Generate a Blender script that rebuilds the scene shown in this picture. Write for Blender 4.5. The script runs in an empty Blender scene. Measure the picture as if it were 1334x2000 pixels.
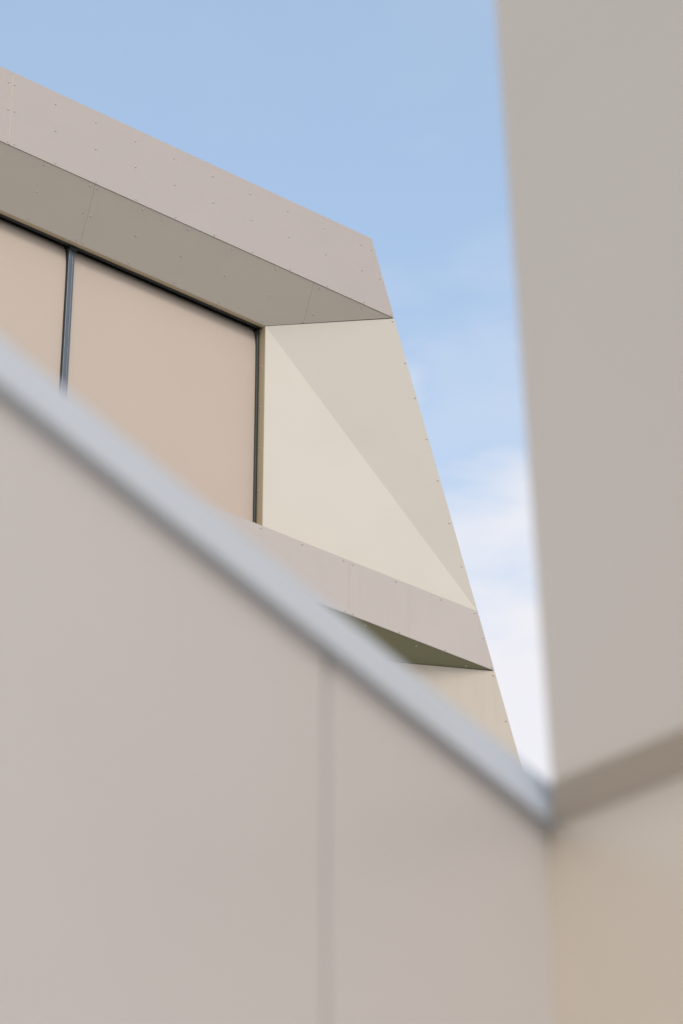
import bpy, bmesh, math, random
from mathutils import Vector
random.seed(7)
R = math.radians
SC = bpy.context.scene
COL = SC.collection

# ------------------------------------------------------------------ camera
cam_d = bpy.data.cameras.new('camera')
cam = bpy.data.objects.new('camera', cam_d); COL.objects.link(cam)
cam.location = (0, 0, 1.6)
cam.rotation_euler = (R(90 + 32.4), 0, 0)
cam_d.sensor_fit = 'VERTICAL'; cam_d.sensor_height = 36.0; cam_d.sensor_width = 24.0
cam_d.lens = 36.0 * 6300 / 2000
cam_d.clip_start = 0.05; cam_d.clip_end = 6000
cam_d.dof.use_dof = True
cam_d.dof.focus_distance = 26.0
cam_d.dof.aperture_fstop = 4.0
cam_d.dof.aperture_blades = 0
SC.camera = cam

# ------------------------------------------------------------------ sky, sun, exposure
SUN_EL, SUN_AZ = 42.0, 165.0           # azimuth clockwise from +Y
w = bpy.data.worlds.new('World'); SC.world = w; w.use_nodes = True
nt = w.node_tree; nt.nodes.clear()
N = nt.nodes.new; L = nt.links.new
def math_node(tree, op, a, b=None, c=None, clamp=False):
    m = tree.nodes.new('ShaderNodeMath'); m.operation = op; m.use_clamp = clamp
    for i, v in enumerate((a, b, c)):
        if v is None: continue
        if isinstance(v, (int, float)): m.inputs[i].default_value = v
        else: tree.links.new(v, m.inputs[i])
    return m.outputs[0]
sky = N('ShaderNodeTexSky'); sky.sky_type = 'NISHITA'; sky.sun_disc = False
sky.sun_elevation = R(SUN_EL); sky.sun_rotation = R(SUN_AZ)
sky.air_density = 1.0; sky.dust_density = 1.2; sky.ozone_density = 0.0
tc = N('ShaderNodeTexCoord'); sep = N('ShaderNodeSeparateXYZ'); L(tc.outputs['Generated'], sep.inputs[0])
zc = math_node(nt, 'MAXIMUM', sep.outputs[2], 0.06)
px = math_node(nt, 'DIVIDE', sep.outputs[0], zc); py = math_node(nt, 'DIVIDE', sep.outputs[1], zc)
px = math_node(nt, 'SUBTRACT', px, 0.0274); py = math_node(nt, 'SUBTRACT', py, -0.0229)
comb = N('ShaderNodeCombineXYZ'); L(px, comb.inputs[0]); L(py, comb.inputs[1]); comb.inputs[2].default_value = 31.4
no = N('ShaderNodeTexNoise'); no.inputs['Scale'].default_value = 5.0; no.inputs['Detail'].default_value = 7
no.inputs['Roughness'].default_value = 0.52; no.inputs['Distortion'].default_value = 0.5
L(comb.outputs[0], no.inputs['Vector'])
wisp = N('ShaderNodeMapRange'); wisp.interpolation_type = 'SMOOTHSTEP'
wisp.inputs[1].default_value = 0.46; wisp.inputs[2].default_value = 0.78
wisp.inputs[3].default_value = 0.0; wisp.inputs[4].default_value = 0.30; L(no.outputs[0], wisp.inputs[0])
# the cloud bank thickens towards the horizon all round
comb2 = N('ShaderNodeCombineXYZ'); L(px, comb2.inputs[0]); L(py, comb2.inputs[1]); comb2.inputs[2].default_value = 31.4
no2 = N('ShaderNodeTexNoise'); no2.inputs['Scale'].default_value = 10.0; no2.inputs['Detail'].default_value = 6
no2.inputs['Roughness'].default_value = 0.48; no2.inputs['Distortion'].default_value = 0.25
L(comb2.outputs[0], no2.inputs['Vector'])
zj = math_node(nt, 'MULTIPLY_ADD', math_node(nt, 'SUBTRACT', no2.outputs[0], 0.5), 0.17, sep.outputs[2])
bank = N('ShaderNodeMapRange'); bank.interpolation_type = 'SMOOTHSTEP'
bank.inputs[1].default_value = 0.605; bank.inputs[2].default_value = 0.495
bank.inputs[3].default_value = 0.0; bank.inputs[4].default_value = 1.0; L(zj, bank.inputs[0])
thin = N('ShaderNodeMapRange'); thin.inputs[1].default_value = 0.64; thin.inputs[2].default_value = 0.58
thin.inputs[3].default_value = 0.25; thin.inputs[4].default_value = 1.0; L(sep.outputs[2], thin.inputs[0])
cover = math_node(nt, 'MAXIMUM', math_node(nt, 'MULTIPLY', wisp.outputs[0], thin.outputs[0]), bank.outputs[0])
cover = math_node(nt, 'MULTIPLY_ADD', cover, 0.76, 0.17, True)
cover = math_node(nt, 'MINIMUM', cover, 0.92)
mix = N('ShaderNodeMix'); mix.data_type = 'RGBA'
tint = N('ShaderNodeVectorMath'); tint.operation = 'MULTIPLY'; tint.inputs[1].default_value = (1.0, 1.07, 1.0); L(sky.outputs[0], tint.inputs[0])
L(cover, mix.inputs['Factor']); L(tint.outputs[0], mix.inputs[6]); mix.inputs[7].default_value = (3.1, 3.03, 3.12, 1)
bg = N('ShaderNodeBackground'); L(mix.outputs[2], bg.inputs[0]); bg.inputs[1].default_value = 0.15
wo = N('ShaderNodeOutputWorld'); L(bg.outputs[0], wo.inputs[0])

sun_d = bpy.data.lights.new('sun', 'SUN'); sun = bpy.data.objects.new('sun', sun_d); COL.objects.link(sun)
sun_d.energy = 0.6; sun_d.angle = R(35); sun_d.color = (1.0, 0.93, 0.84)
sv = Vector((math.sin(R(SUN_AZ)) * math.cos(R(SUN_EL)), math.cos(R(SUN_AZ)) * math.cos(R(SUN_EL)), math.sin(R(SUN_EL))))
sun.rotation_euler = sv.to_track_quat('Z', 'Y').to_euler(); sun.location = sv * 60

vs = SC.view_settings
vs.view_transform = 'Standard'; vs.look = 'None'; vs.gamma = 1.0; vs.use_curve_mapping = False
vs.exposure = 0.98

# ------------------------------------------------------------------ materials
def material(name, base, rough=0.45, metal=0.0, spec=0.5, vary=0.03, vscale=1.2, streak=0.0, bump=0.0, bscale=300.0, wave=0.0, rvary=0.05, stretch=(1, 1, 1)):
    m = bpy.data.materials.new(name); m.use_nodes = True
    t = m.node_tree; b = t.nodes['Principled BSDF']
    b.inputs['Roughness'].default_value = rough; b.inputs['Metallic'].default_value = metal
    b.inputs['Specular IOR Level'].default_value = spec
    co = t.nodes.new('ShaderNodeTexCoord')
    def noise(scale, detail, vec=None):
        n = t.nodes.new('ShaderNodeTexNoise'); n.inputs['Scale'].default_value = scale; n.inputs['Detail'].default_value = detail
        t.links.new(vec or co.outputs['Object'], n.inputs['Vector']); return n.outputs[0]
    f = math_node(t, 'MULTIPLY', math_node(t, 'SUBTRACT', noise(vscale, 4), 0.5), vary * 3)
    f = math_node(t, 'ADD', f, math_node(t, 'MULTIPLY', math_node(t, 'SUBTRACT', noise(vscale * 60, 3), 0.5), vary * 0.8))
    if streak:
        mp = t.nodes.new('ShaderNodeMapping'); mp.inputs['Scale'].default_value = (13, 13, 0.9); t.links.new(co.outputs['Object'], mp.inputs[0])
        sn = math_node(t, 'MAXIMUM', math_node(t, 'SUBTRACT', noise(1.0, 5, mp.outputs[0]), 0.52), 0.0)
        f = math_node(t, 'SUBTRACT', f, math_node(t, 'MULTIPLY', sn, streak))
    f = math_node(t, 'ADD', f, 1.0)
    rgb = t.nodes.new('ShaderNodeVectorMath'); rgb.operation = 'SCALE'; rgb.inputs[0].default_value = base
    t.links.new(f, rgb.inputs['Scale']); t.links.new(rgb.outputs[0], b.inputs['Base Color'])
    rr = math_node(t, 'MULTIPLY_ADD', math_node(t, 'SUBTRACT', noise(vscale * 4, 4), 0.5), rvary * 2, rough)
    t.links.new(rr, b.inputs['Roughness'])
    if bump or wave:
        last = None
        for s, k, d in ((bscale, bump, 2), (2.2, wave, 1)):
            if not k: continue
            mp = t.nodes.new('ShaderNodeMapping'); mp.inputs['Scale'].default_value = stretch if k == bump else (1, 1, 1)
            t.links.new(co.outputs['Object'], mp.inputs[0])
            bm_ = t.nodes.new('ShaderNodeBump'); bm_.inputs['Distance'].default_value = k; bm_.inputs['Strength'].default_value = 1.0
            t.links.new(noise(s, d, mp.outputs[0]), bm_.inputs['Height'])
            if last: t.links.new(last, bm_.inputs['Normal'])
            last = bm_.outputs[0]
        t.links.new(last, b.inputs['Normal'])
    return m

CHAMP  = material('champagne coated aluminium', (0.47, 0.395, 0.352), 0.42, 0.15, wave=0.004)
CHAMP_S = material('weathered champagne aluminium', (0.515, 0.44, 0.395), 0.42, 0.15, wave=0.004, streak=0.13)
CREAM  = material('light cream aluminium', (0.61, 0.55, 0.468), 0.40, 0.10, wave=0.003)  # lower reveal facets, a lighter tone than the upper ones
CREAM2 = material('pale sand aluminium', (0.53, 0.478, 0.415), 0.42, 0.10, wave=0.003)  # top upper facet and end wall, a step darker than CREAM
SAND   = material('weathered sand aluminium', (0.53, 0.46, 0.385), 0.45, 0.10, wave=0.003, streak=0.2)
SOFF   = material('grey champagne underside coating', (0.485, 0.422, 0.362), 0.42, 0.15, wave=0.003)
OLIVE  = material('dark olive lower soffit', (0.20, 0.19, 0.11), 0.45, 0.1)  # darker olive tone for the soffits below the top storey
LINER  = material('tan jamb liner aluminium', (0.44, 0.36, 0.24), 0.45, 0.1)
BACK   = material('pale joint backing', (0.62, 0.58, 0.50), 0.6)
STEEL  = material('rivet steel', (0.50, 0.45, 0.42), 0.28, 0.5)
SCREEN = material('woven beige screen fabric', (0.53, 0.433, 0.366), 0.85, 0, 0.2, vary=0.02, bump=0.0006, bscale=60, stretch=(1, 1, 14))
SLATE  = material('dark slate guide rail', (0.045, 0.055, 0.055), 0.35, 0.2)
RAIL   = material('anthracite rail', (0.115, 0.130, 0.148), 0.30, 0.35, vary=0.06)
DARK   = material('dark rubber gasket', (0.022, 0.024, 0.024), 0.6)
CORE   = material('dark concrete core', (0.16, 0.15, 0.14), 0.85, vary=0.1)
NEAR   = material('near champagne aluminium', (0.572, 0.535, 0.528), 0.40, 0.15, wave=0.001)
PYLON  = material('pylon champagne aluminium', (0.525, 0.458, 0.393), 0.42, 0.15, wave=0.001)
LOWER  = material('warm beige aluminium', (0.61, 0.53, 0.445), 0.42, 0.1, wave=0.001)
COPING = material('grey coping aluminium', (0.60, 0.645, 0.72), 0.32, 0.30)
GRASS  = material('olive grass ground', (0.20, 0.19, 0.075), 0.9, 0, 0.2, vary=0.25, vscale=0.4)
PAVE   = material('sandy paving', (0.52, 0.51, 0.455), 0.8, 0, 0.3, vary=0.1, vscale=1.0)

# ------------------------------------------------------------------ helpers
def link(name, me, mat, parent=None):
    o = bpy.data.objects.new(name, me); COL.objects.link(o)
    if mat and not me.materials: me.materials.append(mat)
    if parent: o.parent = parent
    return o
def root(name, loc, rz, label, cat):
    o = bpy.data.objects.new(name, None); COL.objects.link(o)
    o.location = loc; o.rotation_euler = (0, 0, R(rz)); o['label'] = label; o['category'] = cat
    return o
def P(u, v, wd): return Vector((u, -wd, v))       # along the face, height, outward
def prism_mesh(name, pts, back, bevel=0.0):
    """polygon with front points pts, pushed by vector back; closed and lightly bevelled"""
    bm = bmesh.new()
    a = [bm.verts.new(p) for p in pts]; b = [bm.verts.new(p + back) for p in pts]
    n = len(pts)
    bm.faces.new(a); bm.faces.new(b[::-1])
    for i in range(n): bm.faces.new((a[(i + 1) % n], a[i], b[i], b[(i + 1) % n]))
    bmesh.ops.recalc_face_normals(bm, faces=bm.faces)
    if bevel: bmesh.ops.bevel(bm, geom=bm.edges[:], offset=bevel, segments=2, profile=0.5, affect='EDGES', clamp_overlap=True)
    me = bpy.data.meshes.new(name); bm.to_mesh(me); bm.free()
    return me
def normal(pts): return (pts[1] - pts[0]).cross(pts[2] - pts[0]).normalized()
def panel(name, pts, mat, parent, thick=0.004, bevel=0.0012, out=None):
    n = normal(pts)
    if out is None: out = Vector((0, -1, 0))
    if n.dot(out) < 0: n = -n
    return link(name, prism_mesh(name, pts, -n * thick, bevel), mat, parent)
def box(name, u0, u1, v0, v1, w0, w1, mat, parent, bevel=0.0015):
    pts = [P(u0, v0, w1), P(u1, v0, w1), P(u1, v1, w1), P(u0, v1, w1)]
    return link(name, prism_mesh(name, pts, P(0, 0, w0 - w1), bevel), mat, parent)
def rivet_mesh():
    bm = bmesh.new(); rings = ((0.0077, 0.0), (0.0077, 0.0016), (0.0059, 0.0040), (0.0030, 0.0052))
    seg = 10; prev = None
    for r, h in rings:
        ring = [bm.verts.new((r * math.cos(2 * math.pi * i / seg), r * math.sin(2 * math.pi * i / seg), h)) for i in range(seg)]
        if prev:
            for i in range(seg): bm.faces.new((prev[i], prev[(i + 1) % seg], ring[(i + 1) % seg], ring[i]))
        prev = ring
    bm.faces.new(prev)
    me = bpy.data.meshes.new('rivet'); bm.to_mesh(me); bm.free()
    me.materials.append(STEEL)
    for p in me.polygons: p.use_smooth = True
    return me
RIVET = rivet_mesh()
def rivet(p, n, parent):
    o = link('rivet', RIVET, None, parent)
    o.location = p + n * 0.0002; o.rotation_mode = 'QUATERNION'; o.rotation_quaternion = n.to_track_quat('Z', 'Y')
    o.rotation_mode = 'XYZ'
    o.rotation_euler = n.to_track_quat('Z', 'Y').to_euler()
    return o

# ------------------------------------------------------------------ ground
def sheet(name, pts, z, mat):
    me = bpy.data.meshes.new(name); me.from_pydata([(x, y, z) for x, y in pts], [], [tuple(range(len(pts)))])
    o = link(name, me, mat); o['kind'] = 'structure'; return o
sheet('ground', [(-1500, -1500), (1500, -1500), (1500, 1500), (-1500, 1500)], 0.0, PAVE)
sheet('lawn', [(-15.5, 9.5), (12, 30.4), (9, 34), (-18.5, 13.1)], 0.004, GRASS)

# ------------------------------------------------------------------ the far building
# local frame: u along the facade (0 at the lower tip of the roof band), v height, w outwards
bld = root('office_building', (0.4243, 21.0735, 0), 37.2,
           'tall sand and cream metal clad building with slanted end edge and recessed screened windows', 'building')
SL = 0.3235
V_ROOF, V_BAND, STOREY, BAND_H = 17.52, 16.822, 2.933, 0.476
def eu(v): return (V_BAND - v) * SL              # the leaning end edge
UL = -13.5
OUT = Vector((0, -1, 0))
DEPTH = 0.30
GAP = 0.008
# core and slanted end wall
panel('core', [P(UL, 0, -0.62), P(eu(0) - 0.9, 0, -0.62), P(eu(17.3) - 0.9, 17.3, -0.62), P(UL, 17.3, -0.62)], CORE, bld, thick=8.0, bevel=0)
endw = [P(eu(0) - 0.002, 0, -0.011), P(eu(V_ROOF - .002) - 0.002, V_ROOF - .002, -0.011), P(eu(V_ROOF - .002) - 0.002, V_ROOF - .002, -8.7), P(eu(0) - 0.002, 0, -8.7)]
link('end_wall', prism_mesh('end_wall', endw, Vector((-0.009, 0, 0)), 0), CREAM2, bld)
box('roof_slab', UL, eu(V_ROOF) - 0.06, 17.32, V_ROOF - 0.03, -8.7, -0.02, CORE, bld, 0)

FJ = -3.65                                         # joint in the roof band
def band(v0, v1, joints, mat, name):
    """front band of cladding panels between heights v0 and v1 ending on the slanted edge"""
    made = []
    cuts = [UL] + joints + [None]
    for i in range(len(cuts) - 1):
        a, b = cuts[i], cuts[i + 1]
        a_ = a + (GAP / 2 if i else 0)
        if b is None: pts = [P(a_, v0, 0), P(eu(v0), v0, 0), P(eu(v1), v1, 0), P(a_, v1, 0)]
        else: pts = [P(a_, v0, 0), P(b - GAP / 2, v0, 0), P(b - GAP / 2, v1, 0), P(a_, v1, 0)]
        made.append(panel(name, pts, mat, bld))
    # pale carrier behind the joints
    pts = [P(UL, v0 + 0.012, -0.0046), P(eu(v0) - 0.03, v0 + 0.012, -0.0046), P(eu(v1) - 0.03, v1 - 0.012, -0.0046), P(UL, v1 - 0.012, -0.0046)]
    panel('carrier_rail', pts, BACK, bld, thick=0.03, bevel=0)
    return made

def soffit(v0, drop, joints, ub, mat):
    """underside behind the band, from the face to the recess; skewed joints"""
    ue = eu(v0)
    W0 = 0.006; nrm = Vector((0, -drop + 0.0005, -(DEPTH - W0))).normalized()
    made = []; sk = 0.075; g = GAP / 2
    F_ = lambda u, t: P(u, v0 - 0.0005 - (drop - 0.0005) * t, -W0 - (DEPTH - W0) * t)
    er, ur = ue - 0.012, ub - 0.002                 # right edge of the underside runs from er (face) to ur (recess)
    hit = lambda u: (er - u) / (sk + er - ur)       # where a joint starting at u meets that edge
    cuts = [UL] + joints + [None]
    for i in range(len(cuts) - 1):
        a = cuts[i] + (g if i else 0); b = cuts[i + 1]; ska = sk if i else 0
        if b is None:
            t = hit(a)
            pts = [F_(a, 0), F_(er, 0), F_(ur, 1), F_(a + ska, 1)] if t >= 1 else [F_(a, 0), F_(er, 0), F_(a + sk * t, t)]
        else:
            t = hit(b - g)
            if t >= 1: pts = [F_(a, 0), F_(b - g, 0), F_(b - g + sk, 1), F_(a + ska, 1)]
            else: pts = [F_(a, 0), F_(b - g, 0), F_(b - g + sk * t, t), F_(ur, 1), F_(a + ska, 1)]
        made.append(panel('soffit_panel', pts, mat, bld, out=nrm))
    off = nrm * -0.0046
    pts = [P(UL, v0 - 0.0005, -W0) + off, P(ue - 0.05, v0 - 0.0005, -W0) + off, P(ub - 0.006, v0 - drop, -DEPTH) + off, P(UL, v0 - drop, -DEPTH) + off]
    panel('soffit_backing', pts, BACK, bld, thick=0.02, bevel=0, out=nrm)
    return made, nrm

def screen_mesh(u0, u1, v0, v1, wd):
    """a sheet of stretched fabric, very slightly bowed"""
    nx, ny = 16, 40; vs_, fs = [], []
    for j in range(ny + 1):
        for i in range(nx + 1):
            s, t = i / nx, j / ny
            bow = 0.010 * math.sin(math.pi * s) * math.sin(math.pi * t) * (0.6 + 0.4 * math.sin(3 * s + 2 * t))
            t = 1 - (1 - t) ** 1.6                # finer rows towards the roller
            roll = 0.055 * math.exp(-(1 - t) * (v1 - v0) / 0.075)     # the cloth comes off a roller set back behind the rail
            vs_.append(P(u0 + (u1 - u0) * s, v0 + (v1 - v0) * t, wd + bow - roll))
    for j in range(ny):
        for i in range(nx):
            k = j * (nx + 1) + i; fs.append((k, k + 1, k + nx + 2, k + nx + 1))
    me = bpy.data.meshes.new('sun_screen'); me.from_pydata(vs_, [], fs)
    for p in me.polygons: p.use_smooth = True
    return me

def storey(k):
    vt = V_BAND - STOREY * k                       # underside of the band above
    vb = vt - STOREY + BAND_H                      # top of the band below
    ground_floor = vb < 0.3
    if ground_floor: vb = 0.0
    drop = 0.365 if k == 0 else 0.11
    ue = eu(vt); ui = ue - (1.055 if k == 0 else 1.0); vi = vt - drop
    if k == 0: sj = [-11.21, -7.05, -2.877, -0.806]
    else: sj = [ue - 10.4, ue - 6.2, ue - 2.6]
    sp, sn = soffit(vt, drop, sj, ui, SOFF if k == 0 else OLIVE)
    # reveal at the slanted end: two facets meeting on a diagonal fold
    ua, va = eu(vt) - 0.0, vt - 0.004
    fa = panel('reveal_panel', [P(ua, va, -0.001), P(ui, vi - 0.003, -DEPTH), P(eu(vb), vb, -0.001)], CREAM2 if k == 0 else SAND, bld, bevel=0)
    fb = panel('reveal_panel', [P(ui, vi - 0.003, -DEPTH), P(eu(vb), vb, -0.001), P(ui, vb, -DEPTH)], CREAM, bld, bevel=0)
    if k == 0:
        fa['label'] = 'sand coloured upper facet of the reveal'; fb['label'] = 'pale cream lower facet of the reveal'
    # sill, jamb liner, head liner
    panel('sill', [P(UL, vb - 0.006, -0.006), P(eu(vb) - 0.03, vb - 0.006, -0.006), P(ui + 0.0, vb - 0.006, -0.5), P(UL, vb - 0.006, -0.5)], CHAMP, bld, thick=0.02, bevel=0, out=Vector((0, 0, 1)))
    jl = box('jamb_liner', ui - 0.003, ui + 0.004, vb, vi + 0.01, -0.378, -DEPTH - 0.003, LINER, bld, 0.001)
    if k == 0:
        jl['label'] = 'tan metal strip beside the window edge'
        for v in (16.098, 15.712, 15.325, 14.939): rivet(P(ui - 0.003, v, -0.352), Vector((-1, 0, 0)), jl)
    box('head_liner', UL, ui - 0.004, vi - 0.004, vi + 0.01, -0.332, -DEPTH - 0.003, LINER, bld, 0.001)
    box('head_rail', UL, ui - 0.004, vi + 0.002, vi + 0.09, -0.352, -0.334, DARK, bld, 0.001)
    box('head_gasket', UL, ui - 0.004, vi + 0.004, vi + 0.09, -0.372, -0.353, DARK, bld, 0)
    box('jamb_shadow_gap', ui - 0.012, ui + 0.02, vb, vi, -0.460, -0.380, DARK, bld, 0)
    box('guide_rail', ui - 0.024, ui - 0.012, vb, vi - 0.001, -0.430, -0.376, SLATE, bld, 0.002)
    # screens between guide rails
    right = ui - 0.025
    centre = ui - 1.767
    while centre > UL + 0.3:
        l = centre + 0.028
        link('sun_screen', screen_mesh(l, right, vb, vi + 0.05, -0.397), SCREEN, bld)
        ml = box('mullion', centre - 0.027, centre + 0.003, vb, vi - 0.001, -0.43, -0.372, RAIL, bld, 0.003)
        mr = box('mullion', centre + 0.006, centre + 0.027, vb, vi - 0.001, -0.43, -0.375, RAIL, bld, 0.003)
        box('seam', centre + 0.0025, centre + 0.0065, vb, vi - 0.002, -0.43, -0.379, DARK, bld, 0)
        box('gasket', centre - 0.032, centre - 0.0275, vb, vi - 0.001, -0.43, -0.385, DARK, bld, 0)
        if k == 0:
            box('bracket', centre - 0.03, centre + 0.035, vi - 0.024, vi - 0.002, -0.371, -0.352, DARK, ml, 0.003)
        right = centre - 0.033; centre -= 1.77
    if right > UL + 0.05: link('sun_screen', screen_mesh(UL, right, vb, vi + 0.05, -0.397), SCREEN, bld)
    # band below
    below = []
    if not ground_floor:
        bt, bb = vb, vt - STOREY
        j = [-0.465 - 3.2 * i for i in range(4)][::-1] if k == 0 else [eu(bb) - 1.4 - 3.2 * i for i in range(4)][::-1]
        below = band(bb, bt, j, CHAMP_S, 'band_panel')
    return sp, sn, fa, fb, below

roof_panels = band(V_BAND, V_ROOF, [-11.0, -7.325, FJ], CHAMP, 'roof_band_panel')
box('roof_capping', UL, eu(V_ROOF) - 0.006, V_ROOF - 0.010, V_ROOF - 0.0008, -0.35, -0.0045, CHAMP, bld, 0.0)
st = [storey(k) for k in range(6)]

# rivets in the panels
def last_at(panels, joints, u):
    i = sum(1 for j in joints if u > j); return panels[i]
for row, (v, first, shift) in enumerate(((17.405, -3.637, 0.0), (17.150, -3.623, 0.0), (16.845, -3.606, 0.0))):
    us = [first + 0.3665 * i for i in range(10)]
    us.append((-0.232, -0.147, -0.028)[row])
    us += [FJ - 0.042 + 0.014 * row, FJ - 0.41 + 0.014 * row]
    for u in us: rivet(P(u, v + random.uniform(-.003, .003), 0), OUT, last_at(roof_panels, [-11.0, -7.325, FJ], u))
sp, sn, fa, fb, below = st[0]
SJ = [-11.21, -7.05, -2.877, -0.806]
for s, us in ((0.055, [-3.324, -2.908, -2.843, -2.426, -2.003, -1.584, -1.160, -0.736, -0.313]),
              (0.5, [-3.295, -2.877, -2.812, -2.395, -1.974, -1.552, -1.126, -0.701]),
              (0.945, [-3.272, -2.847, -2.785, -2.366, -1.943, -1.520, -1.094])):
    for u in us: rivet(P(u, V_BAND - 0.0005 - 0.3645 * s, -0.006 - 0.294 * s), sn, last_at(sp, SJ, u - 0.075 * s))
def facet(vt, drop, dw, vb):
    a, b, c = P(eu(vt), vt - 0.004, -0.001), P(eu(vt) - dw, vt - drop - 0.003, -DEPTH), P(eu(vb), vb, -0.001)
    n_ = normal([a, b, c]); n_ = -n_ if n_.dot(OUT) < 0 else n_
    def on(u, v):                                  # point of the facet at (u, v)
        y = a.y - ((u - a.x) * n_.x + (v - a.z) * n_.z) / n_.y
        return Vector((u, y, v))
    return n_, on
vb0 = V_BAND - STOREY + BAND_H
nA, onA = facet(V_BAND, 0.365, 1.055, vb0)
for u, v in ((-0.006, 16.787), (0.115, 16.429), (0.210, 16.131), (0.323, 15.785), (0.430, 15.435), (0.541, 15.081), (0.656, 14.724)):
    rivet(onA(u - 0.006, v), nA, fa)
for u in (-1.285, -0.903, -0.515, -0.425, -0.013, 0.427, 0.762): rivet(P(u, vb0 - 0.026, 0), OUT, last_at(below, [-10.065, -6.865, -3.665, -0.465], u))
for u in (-0.497, -0.428, 0.017, 0.463, 0.920): rivet(P(u, V_BAND - STOREY + 0.017, 0), OUT, last_at(below, [-10.065, -6.865, -3.665, -0.465], u))
rivet(P(0.842, 14.143, 0), OUT, below[-1])
sp1, sn1, fa1 = st[1][0], st[1][1], st[1][2]
for u, dd in ((-0.277, 0.04), (0.216, 0.046), (0.707, 0.052)): rivet(P(u, V_BAND - STOREY - 0.0005 - 0.1095 * (dd - .006) / .294, -dd), sn1, sp1[-1])
nB, onB = facet(V_BAND - STOREY, 0.11, 1.0, vb0 - STOREY)
for u, v in ((0.945, 13.849), (1.060, 13.485)): rivet(onB(u - .006, v), nB, fa1)

# ------------------------------------------------------------------ left parapet wall (near)
pw = root('parapet', (0.27634, 3.88265, 0), 58.0126, 'blurred low taupe metal panel wall with pale blue grey coping running diagonally in front', 'wall')
PR = 0.0                                             # inner corner with the right block
box('core', -5.0, 0.08, 0, 3.54, -0.32, -0.013, CORE, pw, 0)
cuts = [-5.0, -3.24, -1.90, -0.554, PR]
for a, b in zip(cuts[:-1], cuts[1:]):
    box('wall_panel', a + 0.0038, b + (-0.0038 if b < 0 else 0.010), 0.0, 3.5635, -0.004, 0.0, NEAR, pw, 0.001)
box('joint_backing', -4.98, PR + 0.005, 0.02, 3.545, -0.012, -0.006, NEAR, pw, 0)
prof = [(0.0170, 3.5590), (0.0, 3.6336), (-0.0065, 3.6362), (-0.335, 3.620), (-0.356, 3.544), (-0.348, 3.544), (-0.328, 3.587), (0.002, 3.592), (0.0110, 3.5640), (0.0005, 3.5640), (0.0005, 3.5590)]
for a, b in ((-5.0, -2.485), (-2.482, 0.045)):
    pts = [P(a, v, wd) for wd, v in prof]
    link('coping', prism_mesh('coping', pts, Vector((b - a, 0, 0)), 0.0), COPING, pw)

# ------------------------------------------------------------------ right block: lower wall and the upper volume that oversails it
rw = root('clad_block', (0.27634, 3.88265, 0), -42.784, 'blurred beige metal clad block with taller oversailing taupe upper part filling the right side', 'wall')
RW, VP, VB, PW, VT = 2.8, 3.597, 3.5607, 0.0432, 9.0
box('core', 0.012, RW, 0, 3.55, -0.50, -0.012, CORE, rw, 0)
for a, b in ((-0.004, 1.30), (1.308, RW)):
    box('wall_panel', a, b, 0.0, VB - 0.001, -0.004, 0.0, LOWER, rw, 0.0015)
def pu(v): return 0.0440 - 0.0375 * (v - VP)
blk = [P(pu(VP + .02), VP + .02, PW - 0.006), P(RW, VP + .02, PW - 0.006), P(RW, VT, PW - 0.006), P(pu(VT), VT, PW - 0.006)]
link('upper_block', prism_mesh('upper_block', blk, P(0, 0, -1.3), 0.002), PYLON, rw)
for a, b in ((None, 1.30), (1.308, RW)):
    p0 = P(pu(VP) if a is None else a, VP, PW); p3 = P(pu(VT) if a is None else a, VT, PW)
    panel('upper_panel', [p0, P(b, VP, PW), P(b, VT, PW), p3], PYLON, rw, thick=0.005, bevel=0.0015)
    e0 = 0.0 if a is None else a
    panel('underside_panel', [P(p0.x, VP - 0.0005, PW - 0.002), P(b, VP - 0.0005, PW - 0.002), P(b, VB, -0.002), P(e0, VB, -0.002)], PYLON, rw, thick=0.010, bevel=0.0, out=Vector((0, -1, -1)))
box('underside_back', 0.03, RW, VB + 0.001, VP + 0.018, -1.2, -0.006, PYLON, rw, 0)
